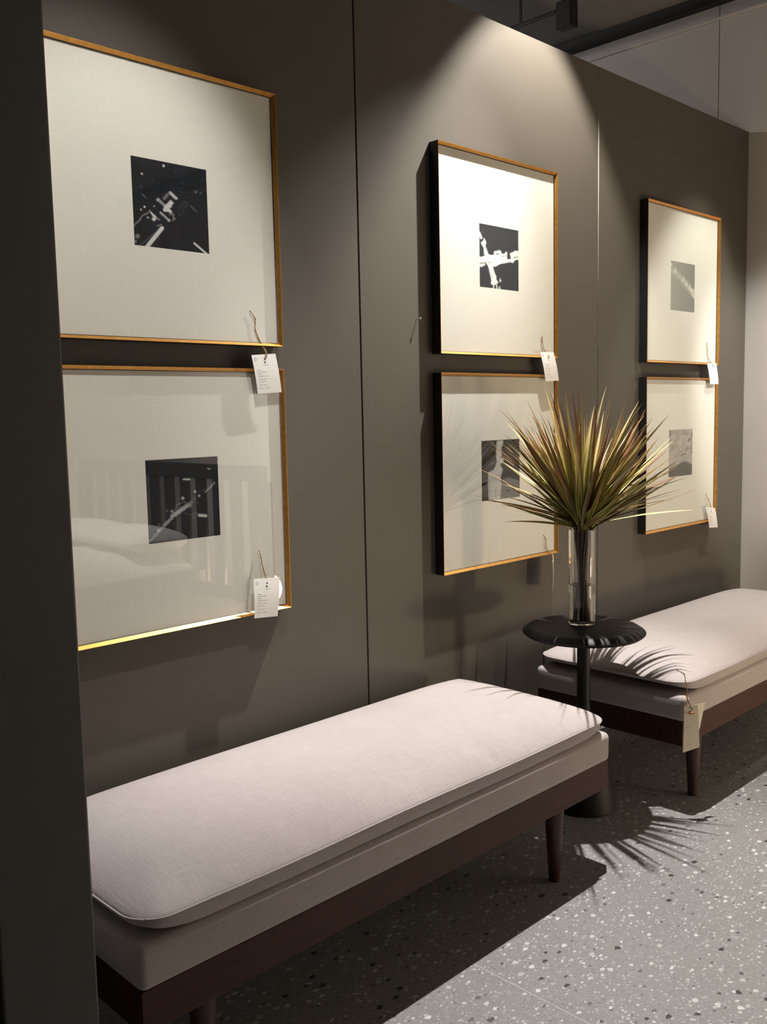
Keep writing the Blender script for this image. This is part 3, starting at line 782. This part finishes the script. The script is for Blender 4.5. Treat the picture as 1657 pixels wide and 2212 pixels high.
VX, VY = 2.4520, -0.3420
VR, VH = 0.0405, 0.297
vz = TZ + 0.0003
vase = tag(lathe('vase', [(0, 0), (VR - 0.003, 0), (VR - 0.0006, 0.0012), (VR, 0.004), (VR, VH - 0.001), (VR - 0.0013, VH), (VR - 0.0026, VH - 0.001), (VR - 0.003, 0.013), (VR - 0.006, 0.0095), (0, 0.0085)],
                M_GLASS, None, 64, (0, 0, 0)), 'clear glass cylinder vase half full of water on the black side table', 'vase')
vase.location = (VX, VY, vz)
WR = VR - 0.0029
lathe('water', [(0, 0.0084), (VR - 0.0061, 0.0094), (WR - 0.0002, 0.013), (WR + 0.0001, 0.128), (WR - 0.002, 0.1262), (0, 0.126)], M_WATER, vase, 64)

bq = tag(empty('leaf_bouquet', (VX, VY, vz + 0.012)), 'fan of long narrow olive and reddish striped leaves standing in the glass vase', 'plant')
# stalks twisted together inside the vase
for k in range(11):
    a = 2 * math.pi * k / 11 + 0.3
    r0 = 0.018 if k else 0.0
    pts = []
    for i in range(9):
        s = i / 8
        rr = r0 * (1.0 - 0.55 * math.sin(math.pi * min(1, s * 1.15))) * (1 + 0.15 * s)
        aa = a + 1.3 * s
        pts.append((rr * math.cos(aa) - 0.006 * (1 - s) , rr * math.sin(aa) - 0.003 * (1 - s), 0.002 + 0.300 * s))
    tube('stalk', smooth_path(pts, 3), 0.0046, M_STALK, bq, 8)
# leaf blades: shared variants, each leaf its own object
def leaf_variant(width, droop, twist, fold, mat):
    n = 9; V = []; Fc = []; UV = []
    ang = 0.0; x = z = 0.0
    for i in range(n + 1):
        s = i / n
        if i:
            ang = droop * (s ** 1.4)
            x += math.sin(ang) / n; z += math.cos(ang) / n
        wv = width * (0.55 + 0.45 * min(1, s / 0.25)) * (1 - max(0, (s - 0.35) / 0.65) ** 1.5) + 0.0006
        tw = twist * s
        for k, (o, dz) in enumerate(((-0.5, 0.0), (0.0, -fold), (0.5, 0.0))):
            yy = o * wv; dd = dz * wv
            V.append((x + dd * math.cos(ang) + yy * math.sin(tw), yy * math.cos(tw), z - dd * math.sin(ang))); UV.append((o + 0.5, s))
    for i in range(n):
        for k in range(2):
            Fc.append((i * 3 + k, i * 3 + k + 1, i * 3 + 4 + k, i * 3 + 3 + k))
    me = bpy.data.meshes.new('leaf'); me.from_pydata(V, [], Fc); me.update()
    ul = me.uv_layers.new(name='UVMap')
    for lp in me.loops: ul.data[lp.index].uv = UV[lp.vertex_index]
    me.polygons.foreach_set('use_smooth', [True] * len(me.polygons))
    me.materials.append(mat)
    return me
VAR = []
for mi, mt in enumerate(M_LEAF):
    for wd, dr, tw, fo in ((0.031, 0.10, 0.5, 0.22), (0.038, 0.20, -0.7, 0.30), (0.026, 0.30, 0.9, 0.18), (0.033, -0.08, -0.4, 0.25)):
        VAR.append((mi, leaf_variant(wd, dr, tw, fo, mt)))
lr = random.Random(5)
MOUTH = 0.292
def add_leaf(th, ph, ln, r0, z0, mi=None, me=None):
    if me is None:
        if mi is None:
            mi = lr.choices((0, 1, 2, 3), (0.36, 0.20, 0.24, 0.20))[0]
        me = lr.choice([m for k, m in VAR if k == mi])
    o = bpy.data.objects.new('leaf', me); COL.objects.link(o); o.parent = bq
    d = Vector((math.sin(th) * math.cos(ph), math.sin(th) * math.sin(ph), math.cos(th)))
    zax = d
    xax = Vector((math.cos(th) * math.cos(ph), math.cos(th) * math.sin(ph), -math.sin(th)))
    yax = zax.cross(xax)
    rollv = lr.uniform(-0.9, 0.9)
    M = Matrix((xax, yax, zax)).transposed().to_4x4() @ Matrix.Rotation(rollv, 4, 'Z')
    o.matrix_local = Matrix.Translation((r0 * math.cos(ph), r0 * math.sin(ph), MOUTH + z0)) @ M @ Matrix.Diagonal((ln, ln * lr.uniform(0.85, 1.2), ln, 1))
WX, WY = VX, VY
def clear_len(th, ph, ln):          # keep tips in front of the wall and the frames
    dy = math.sin(th) * math.sin(ph)
    lim = (-0.052 - WY) / dy - 0.03 if dy > 1e-3 else 9
    return min(ln, lim)
nleaf = 0
while nleaf < 262:
    u = lr.random()
    if u < 0.66: th = math.radians(42) * lr.random() ** 0.62; ln = lr.uniform(0.30, 0.445) * (1 - 0.10 * th)
    elif u < 0.92: th = math.radians(lr.uniform(38, 60)); ln = lr.uniform(0.28, 0.40)
    else: th = math.radians(lr.uniform(60, 80)); ln = lr.uniform(0.26, 0.36)
    ph = lr.uniform(0, 2 * math.pi)
    ln = clear_len(th, ph, ln)
    if ln < 0.2: continue
    add_leaf(th, ph, ln, lr.uniform(0.0, 0.03), lr.uniform(-0.02, 0.05) * (1 - th / 2)); nleaf += 1
for k in range(26):                       # short fresh blades low in the middle
    th = math.radians(lr.uniform(5, 55)); ph = lr.uniform(0, 6.28)
    add_leaf(th, ph, clear_len(th, ph, lr.uniform(0.13, 0.24)), 0.022, lr.uniform(0.0, 0.04), 1)
# a single blade drooping over the rim to the right
ph = math.atan2(-0.70, 0.71)
add_leaf(math.radians(118), ph, 0.085, 0.036, 0.012, 1)

# ------------------------------------------------------------------ ceiling fittings
def track(name, a, b, label):
    (ax, ay), (bx, by) = a, b
    t_ = tag(empty(name, ((ax + bx) / 2, (ay + by) / 2, CEIL)), label, 'track')
    hx = max(abs(bx - ax) / 2, 0.017); hy = max(abs(by - ay) / 2, 0.017)
    box('rail', -hx, hx, -hy, hy, -0.030, -0.0005, M_BLACKMETAL, t_, bev=0.002)
    if hx > hy: box('slot', -hx + .01, hx - .01, -0.006, 0.006, -0.0312, -0.0302, M_BLACKTRIM, t_)
    else: box('slot', -0.006, 0.006, -hy + .01, hy - .01, -0.0312, -0.0302, M_BLACKTRIM, t_)
    return t_
def spotlight(pos, target, label):
    root = tag(empty('track_spotlight', (pos[0], pos[1], CEIL - 0.0315)), label, 'lamp', 'black track spotlights')
    d = (Vector(target) - Vector(pos)).normalized()
    top = Vector((0, 0, 0)); P = Vector(pos) - root.location
    box('adapter', -0.05, 0.05, -0.016, 0.016, -0.022, -0.0005, M_BLACKMETAL, root, bev=0.003)
    base = P - d * 0.02
    mid = base - d * 0.10
    tube('stem', [Vector((0, 0, -0.02)), Vector((0, 0, -0.05)), mid.lerp(base, 0.35) * 0.5, mid.lerp(base, 0.35)], 0.006, M_BLACKMETAL, root, 8)
    qt = d.to_track_quat('Z', 'Y')
    h = lathe('housing', [(0, -0.15), (0.030, -0.15), (0.034, -0.145), (0.036, -0.03), (0.036, -0.004), (0.033, -0.004), (0.031, -0.016), (0, -0.016)], M_BLACKMETAL, root, 32)
    h.location = P; h.rotation_euler = qt.to_euler()
    l = lathe('lens', [(0, -0.0105), (0.029, -0.0105), (0.029, -0.0150), (0, -0.0150)], M_LENS, root, 32)
    l.location = P; l.rotation_euler = qt.to_euler()
    return root
track('lighting_track', (1.6, -0.34), (3.7, -0.34), 'short black lighting track close to the taupe wall top')
track('lighting_track', (-1.0, -1.0), (2.0, -1.0), 'black lighting track above the first bench, farther from the wall')
track('lighting_track', (3.3, -0.75), (4.25, -0.75), 'black lighting track end close to the pale end wall')
track('lighting_track', (2.6, -1.9), (4.25, -1.9), 'black lighting track above the aisle in front of the benches')
track('lighting_track', (1.5, 2.0), (3.5, 2.0), 'black lighting track behind the taupe wall')
track('lighting_track', (1.5, -3.3), (3.6, -3.3), 'black lighting track above the slatted bed')
LB = ['black track spotlight close above the upper middle frame', 'black track spotlight aimed at the two leftmost frames', 'black track spotlight beside the end wall aimed at the right frames',
      'black track spotlight above the aisle in front of the second bench',
      'black track spotlight hidden behind the taupe wall', 'black track spotlight above the slatted bed']
for (nm, pos, ls), lb in zip(SPOTS, LB): spotlight(pos, ls[0][1], lb)
# added glowing globe on a stand, brightens the bench fronts
gm = NT('fill_globe_glow'); gm.b.inputs['Emission Color'].default_value = (1.0, 0.76, 0.48, 1); gm.b.inputs['Emission Strength'].default_value = GLOBE_STRENGTH
gm.base((0.9, 0.9, 0.88)); gm.rough(0.4)
gp = tag(empty('added_fill_globe', (GLOBE_POS[0], GLOBE_POS[1], 0)), 'added low glowing globe on the floor behind the slatted headboard, fill light for the bench fronts', 'lamp')
lathe('base', [(0, 0), (0.09, 0), (0.09, 0.012), (0.08, 0.018), (0, 0.018)], M_BLACKMETAL, gp, 40)
lathe('pole', [(0.011, 0.018), (0.011, GLOBE_POS[2] - GLOBE_R - 0.008)], M_BLACKMETAL, gp, 16)
lathe('cup', [(0, -0.02), (0.03, -0.02), (0.05, 0.006), (0.0, 0.006)], M_BLACKMETAL, gp, 24, (0, 0, GLOBE_POS[2] - GLOBE_R))
lathe('globe', [(GLOBE_R * math.sin(math.pi * k / 16), -GLOBE_R * math.cos(math.pi * k / 16)) for k in range(17)], gm.m, gp, 24, (0, 0, GLOBE_POS[2] + 0.008))
# black track lamp box hanging unlit behind the wall, on its own conduit
bxr = tag(empty('ceiling_spotlight', (3.672, 0.5475, CEIL)), 'small black box hanging under the dark ceiling beyond the wall top', 'track_lamp')
box('housing', -0.028, 0.028, -0.040, 0.040, -0.20, -0.085, M_BLACKMETAL, bxr, bev=0.004)
box('bracket', -0.008, 0.008, -0.012, 0.012, -0.0855, -0.0005, M_BLACKMETAL, bxr, bev=0.002)
box('front_plate', -0.0285, -0.0282, -0.034, 0.034, -0.192, -0.093, M_BLACKTRIM, bxr)
cd = tag(empty('ceiling_conduit', (3.672, 1.6, CEIL)), 'thin dark conduit running along the ceiling to the black box', 'conduit')
box('tube', -0.008, 0.008, -1.0, 1.5, -0.120, -0.104, M_BLACKMETAL, cd, bev=0.003)
for yy in (-0.8, 0.2, 1.2): box('hanger', -0.003, 0.003, yy - .006, yy + .006, -0.1045, -0.0005, M_BLACKMETAL, cd)

# ------------------------------------------------------------------ slatted bed across the aisle (seen mirrored in the picture glass)
bd = tag(empty('slatted_bed', (2.5, -3.45, 0)), 'dark bed with slatted headboard and white mattress, mirrored in the picture glass', 'bed')
HX = 0.76
box('head_rail', HX - 0.02, HX + 0.02, -1.10, 1.10, 0.86, 0.95, M_BEDWOOD, bd, bev=0.004)
box('lower_rail', HX - 0.015, HX + 0.015, -1.06, 1.06, 0.14, 0.22, M_BEDWOOD, bd, bev=0.003)
for s in (-1, 1): box('post', HX - 0.022, HX + 0.022, s * 1.10 - 0.03, s * 1.10 + 0.03, 0.0, 0.86, M_BEDWOOD, bd, bev=0.004)
for i in range(12):
    yy = -0.99 + i * 1.98 / 11
    box('slat', HX - 0.010, HX + 0.010, yy - 0.048, yy + 0.048, 0.221, 0.859, M_BEDWOOD, bd, bev=0.002)
box('side_board', -1.2, HX - 0.023, -0.86, -0.83, 0.14, 0.30, M_BEDWOOD, bd, bev=0.003)
box('side_board', -1.2, HX - 0.023, 0.47, 0.50, 0.14, 0.30, M_BEDWOOD, bd, bev=0.003)
for fx_, fy_ in ((-1.17, -0.80), (-1.17, 0.44)): box('leg', fx_ - .03, fx_ + .03, fy_ - .03, fy_ + .03, 0.0, 0.139, M_BEDWOOD, bd, bev=0.003)
box('base_board', -1.2, HX - 0.03, -0.829, 0.469, 0.14, 0.18, M_BEDWOOD, bd)
V, Fc, rim = cushion_mesh(1.9, 1.26, 0.05, 0.05, 4, [])
mt = from_py('mattress', [(a - 0.235, b - 0.18, c * 2.2 + 0.30) for a, b, c in V], Fc, M_BEDLINEN, bd, True)
for k, yy in enumerate((0.12, -0.50)):
    V, Fc, rim = cushion_mesh(0.44, 0.58, 0.07, 0.06, 6 + k, [])
    p_ = from_py('pillow', V, Fc, M_BEDLINEN, None, True)
    p_.location = (2.5 + 0.49, -3.45 + yy - 0.01, 0.492)
    tag(p_, ['white pillow on the bed end nearer the taupe wall', 'white pillow on the bed end farther from the taupe wall'][k], 'pillow', 'bed pillows')
